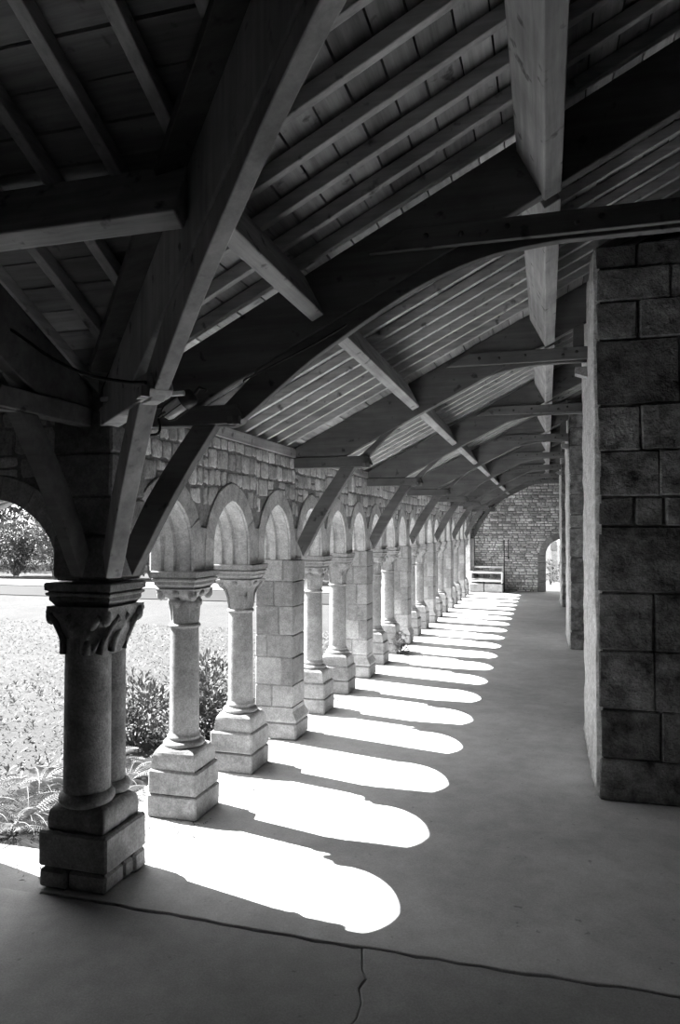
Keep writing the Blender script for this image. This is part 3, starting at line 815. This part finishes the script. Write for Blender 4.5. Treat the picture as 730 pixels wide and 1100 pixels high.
# ------------------------------------------------------------------ far end: bench, post, rod
b = thing('garden_bench', 'pale slatted bench with a low frame against the far end wall', 'bench', (-1.47, 18.75, 0), None)
for (px) in (-.385, .385):
    m = MB(); m.box(px-.02, px+.02, -.2, -.165, .23, .50); m.build('front_leg', M_white, b, .004)
    m = MB(); m.box(px-.02, px+.02, .16, .195, .23, .66); m.build('rear_leg', M_white, b, .004)
    m = MB(); m.box(px-.022, px+.022, -.21, .2, .495, .525); m.build('armrest', M_white, b, .005)
m = MB()
for q in range(4): m.box(-.38, .38, -.19+.095*q, -.11+.095*q, .32, .34)
m.build('seat', M_benchw, b, .003)
m = MB(); m.box(-.38, .38, -.2, -.17, .27, .315); m.build('seat_rail', M_white, b, .003)
m = MB(); m.box(-.38, .38, -.2, -.172, .485, .52); m.build('front_rail', M_white, b, .003)
m = MB(); m.box(-.38, .38, .165, .19, .60, .65); m.build('top_rail', M_white, b, .003)
m = MB(); m.box(-.38, .38, .168, .186, .44, .54); m.build('back_slat', M_benchw, b, .003)
m = MB(); rz = random.Random(4)
for x0, x1 in ((-.42, -.06), (-.05, .41)):
    m.rbox(-1.47+x0, -1.47+x1, 18.50, 19.12, 0, .225, .012, .006, rz)
tag(m.build('stone_block', M_dress, loc=(-1.47, 18.8, 0)), 'low pale stone step carrying the bench at the far end', 'step')
m = MB(); m.tube([(-1.045, 18.9, 0), (-1.045, 18.9, 1.28)], .014, 10); m.lathe([(.014, 1.275), (.02, 1.285), (.016, 1.31), (.002, 1.32)], -1.045, 18.9, 10)
tag(m.build('iron_post', M_iron, loc=(-1.045, 18.9, 0)), 'thin dark upright post just right of the far bench', 'post')
m = MB(); m.tube([(-.95, YE-.05, .88), (-.95, YE-.05, 1.32)], .011, 8); m.lathe([(.002, .83), (.026, .85), (.026, .875), (.008, .89)], -.95, YE-.05, 10); m.box(-.965, -.935, YE-.06, YE+.0, 1.3, 1.33); m.box(-1.04, -.955, YE-.06, YE-.04, .90, .915)
tag(m.build('hanging_rod', M_iron, loc=(-.95, YE-.05, 1.3)), 'short dark rod hanging on the rubble end wall right of the post', 'rod')

# ------------------------------------------------------------------ outside the far doorway
rg = random.Random(9)
for i, xx in enumerate((.22, .62)):
    m = MB(); z = 0
    while z < 3.2:
        h = rg.uniform(.25, .4); m.rbox(xx-.1, xx+.1, YE+4.0, YE+4.25, z+.003, z+h-.003, .012, .004, rg); z += h
    tag(m.build('garden_pillar', M_dress, loc=(xx, YE+4.1, 0)), ('left' if i == 0 else 'right') + ' sunlit stone pillar seen through the far doorway', 'pillar', None)

# ------------------------------------------------------------------ plants
def leaf(mb, p, d, up, L, w):
    d = d.normalized(); s = d.cross(up)
    if s.length < 1e-4: s = d.orthogonal()
    s.normalize(); n = s.cross(d)
    a = p; b = p + d*L*.5 + s*w*.5 + n*L*.06; c = p + d*L - n*L*.08; e = p + d*L*.5 - s*w*.5 + n*L*.06
    mb.add([a, b, c, e], [(0, 1, 2), (0, 2, 3)])
def rv(rnd):
    while 1:
        v = Vector((rnd.uniform(-1,1), rnd.uniform(-1,1), rnd.uniform(-1,1)))
        if .05 < v.length < 1: return v
def shrub_mesh(rnd, rx, ry, h, n, ls, clumps=9):
    mb = MB(); st_ = MB(); cl = []
    for i in range(clumps):
        v = rv(rnd); cl.append((Vector((v.x*rx*.7, v.y*ry*.7, h*(.45+.38*v.z))), rnd.uniform(.35, .55)*min(rx, h)))
    for c, r in cl: st_.tube([(c.x*.1, c.y*.1, 0), (c.x*.5, c.y*.5, c.z*.5), c], .008 + .006*h, 5, .4)
    for i in range(n):
        c, r = rnd.choice(cl); v = rv(rnd); v = v.normalized()*(v.length**.4)
        p = c + v*r
        if p.z < .02: p.z = rnd.uniform(.02, .1)
        d = (v.normalized() + rv(rnd)*.8 + Vector((0,0,.35))); leaf(mb, p, d, Vector((0,0,1)) + rv(rnd)*.5, ls*rnd.uniform(.6, 1.3), ls*rnd.uniform(.3, .5))
    return mb, st_
def shrub(name, loc, rx, ry, h, n, ls, label, group=None, mat=None, seed=0, cat='shrub', clumps=9):
    rnd = random.Random(seed); t = thing(name, label, cat, loc, group)
    a, b = shrub_mesh(rnd, rx, ry, h, n, ls, clumps); a.build('foliage', mat or M_leaf, t); b.build('stem', M_bark, t); return t
def fern(loc, label, rnd, nf=9, L=.45, group='ferns at the foot of the arcade'):
    mb = MB()
    for i in range(nf):
        az = 2*math.pi*i/nf + rnd.uniform(-.3,.3); l = L*rnd.uniform(.7,1.15); el = rnd.uniform(.7, 1.15)
        out = Vector((math.cos(az), math.sin(az), 0)); pts = []
        for k in range(22):
            t = k/21; pts.append(Vector((0,0,.01)) + out*(l*(t*math.cos(el)+.25*t*t)) + Vector((0,0,1))*(l*(math.sin(el)*t - .62*t*t)))
        mb.tube(pts, .003, 4, .3)
        for k in range(3, 22):
            d = (pts[k]-pts[k-1]).normalized(); s = d.cross(Vector((0,0,1))).normalized()
            w = l*.2*math.sin(math.pi*min(1, .12+.88*(1-(k-3)/18)))**.8
            for sg in (-1, 1):
                for h_ in (.5,):
                    p = pts[k-1].lerp(pts[k], h_); leaf(mb, p, s*sg + d*.35 - Vector((0,0,.12)), Vector((0,0,1)), w, l*.026)
    return tag(mb.build('fern', M_fern, loc=None), label, 'fern', group), loc
rp = random.Random(77)
FERNS = [((-2.72, 3.22), .42, 'fern at the left frame edge just left of the twin column base'), ((-2.78, 3.42), .48, 'fern behind the twin column base, second from the left edge'), ((-3.05, 3.85), .5, 'fern in the grass to the left of the twin column shafts'),
         ((-2.42, 3.72), .36, 'fern between the twin column and the first round column, close to the plinth'), ((-2.55, 4.05), .5, 'tall fern behind and left of the first round column'), ((-2.45, 3.35), .3, 'small fern tucked close behind the twin column plinth'),
         ((-2.50, 4.62), .34, 'fern between the first and second round columns'), ((-2.14, 5.06), .26, 'fern spray poking out before the first square pier'),
         ((-2.95, 3.12), .5, 'leafy fern at the extreme left edge of the picture'), ((-2.68, 3.72), .45, 'middle fern of the patch behind the twin column shafts'), ((-2.85, 4.3), .5, 'fern beside the leafy shrub left of the first round column'), ((-2.36, 4.28), .36, 'fern right behind the first round column')]
for (p, L, lb) in FERNS:
    f, l = fern(p, lb, rp, 12, L*.66); f.location = (p[0], p[1], -.02)
shrub('garden_shrub', (-2.95, 4.75, -.03), .38, .42, .52, 1500, .06, 'leafy shrub behind and left of the first round column', 'shrubs along the arcade', M_leaf, 1)
shrub('garden_shrub', (-2.60, 5.22, -.03), .27, .34, .46, 1300, .055, 'leafy shrub between the first and second round columns', 'shrubs along the arcade', M_leafd, 2)
shrub('garden_shrub', (-3.15, 6.1, -.03), .35, .5, .5, 1300, .06, 'leafy shrub seen behind the second round column', 'shrubs along the arcade', M_leaf, 3)
shrub('small_plant', (-1.80, 9.12, 0), .12, .12, .28, 380, .045, 'small bushy plant growing at the foot of the third square pier, by the sunlit floor', None, M_leaf, 4, 'plant', 5)
shrub('small_plant', (-2.25, 6.55, -.03), .14, .2, .42, 380, .05, 'small plant between the third and fourth round columns', None, M_leaf, 5, 'plant', 5)
for i in range(2):
    shrub('doorway_plant', (.1+.35*i, YE+2.4+.5*i, 0), .22, .22, .8, 300, .07, ('left' if i == 0 else 'right') + ' leafy plant in the bright garden beyond the far doorway', None, M_leafd, 60+i, 'plant', 5)
# low weeds and blades in the lawn close to the arcade (uncountable)
gb = MB(); rnd = random.Random(41)
for i in range(22000):
    u = rnd.random()**1.6; x = -2.45 - 7*u; y = rnd.uniform(3.0, 11)
    h = rnd.uniform(.008, .026); a = rnd.uniform(0, 6.28); w = rnd.uniform(.004, .008)
    dx, dy = math.cos(a)*w, math.sin(a)*w; lx, ly = rnd.uniform(-.04,.04), rnd.uniform(-.04,.04)
    gb.add([(x-dx, y-dy, -.03), (x+dx, y+dy, -.03), (x+lx, y+ly, -.03+h)], [(0,1,2)])
o = gb.build('grass_blades', M_grass); o['kind'] = 'stuff'; o['label'] = 'bright grass of the cloister garden near the arcade'; o['category'] = 'grass'
wd = MB()
for i in range(130):
    x = -2.5 - 3.2*rnd.random(); y = rnd.uniform(3.0, 7.0)
    for q in range(7): leaf(wd, Vector((x, y, -.02)), rv(rnd)*1.0+Vector((0,0,.7)), Vector((0,0,1)), rnd.uniform(.03,.07), rnd.uniform(.014,.026))
o = wd.build('weeds', M_fern); o['kind'] = 'stuff'; o['label'] = 'low broad-leaved weeds scattered through the sunny grass'; o['category'] = 'weeds'
lt = MB()
for (cx0, cy0, n0, sp) in ((-1.85, 3.46, 60, .12), (-1.80, 4.05, 90, .14), (-1.78, 4.82, 60, .1), (-2.0, 3.55, 60, .15), (-2.3, 3.0, 60, .12)):
    for q in range(n0):
        leaf(lt, Vector((cx0+rnd.gauss(0,sp*.6), cy0+rnd.gauss(0,sp), .004)), rv(rnd)*Vector((1,1,.25)), Vector((0,0,1)), rnd.uniform(.012,.04), rnd.uniform(.004,.012))
o = lt.build('leaf_litter', M_leaf); o['kind'] = 'stuff'; o['label'] = 'dry leaf litter on the floor beside the column plinths'; o['category'] = 'leaf litter'
# hedge and trees across the garden
hp, hs = shrub_mesh(random.Random(90), 1.1, .9, 2.4, 4200, .15, 26)
h0 = thing('hedge_shrub', 'first tall shrub of the bank beyond the garden path', 'shrub', (-5, 20.6, 0), 'bank of shrubs across the garden')
hp.build('foliage', M_leaf, h0); hs.build('stem', M_bark, h0)
k = 1; x = -7.0
while x > -27:
    k += 1
    c = copy_tree(h0, (x, 20.6 + rnd.uniform(-.4, .5), 0), '%s tall shrub beyond the garden path, counted leftwards from the gallery end' % ORD[k]); c.rotation_euler = (0, 0, rnd.uniform(0, 6)); c.scale = (1, 1, rnd.uniform(.85, 1.2)); x -= 1.75
tp, ts = shrub_mesh(random.Random(91), 3.0, 2.8, 7.5, 5200, .34, 30)
t0 = thing('garden_tree', 'first broad leafy tree standing behind the bank of shrubs', 'tree', (-5, 26, 0), 'trees behind the shrubs')
tp.build('foliage', M_leafd, t0); ts.build('trunk', M_bark, t0)
k = 1; x = -11
while x > -40:
    k += 1; c = copy_tree(t0, (x, 26 + rnd.uniform(-1, 2), 0), '%s broad leafy tree standing behind the bank of shrubs' % ORD[k]); c.rotation_euler = (0, 0, rnd.uniform(0, 6)); x -= 6
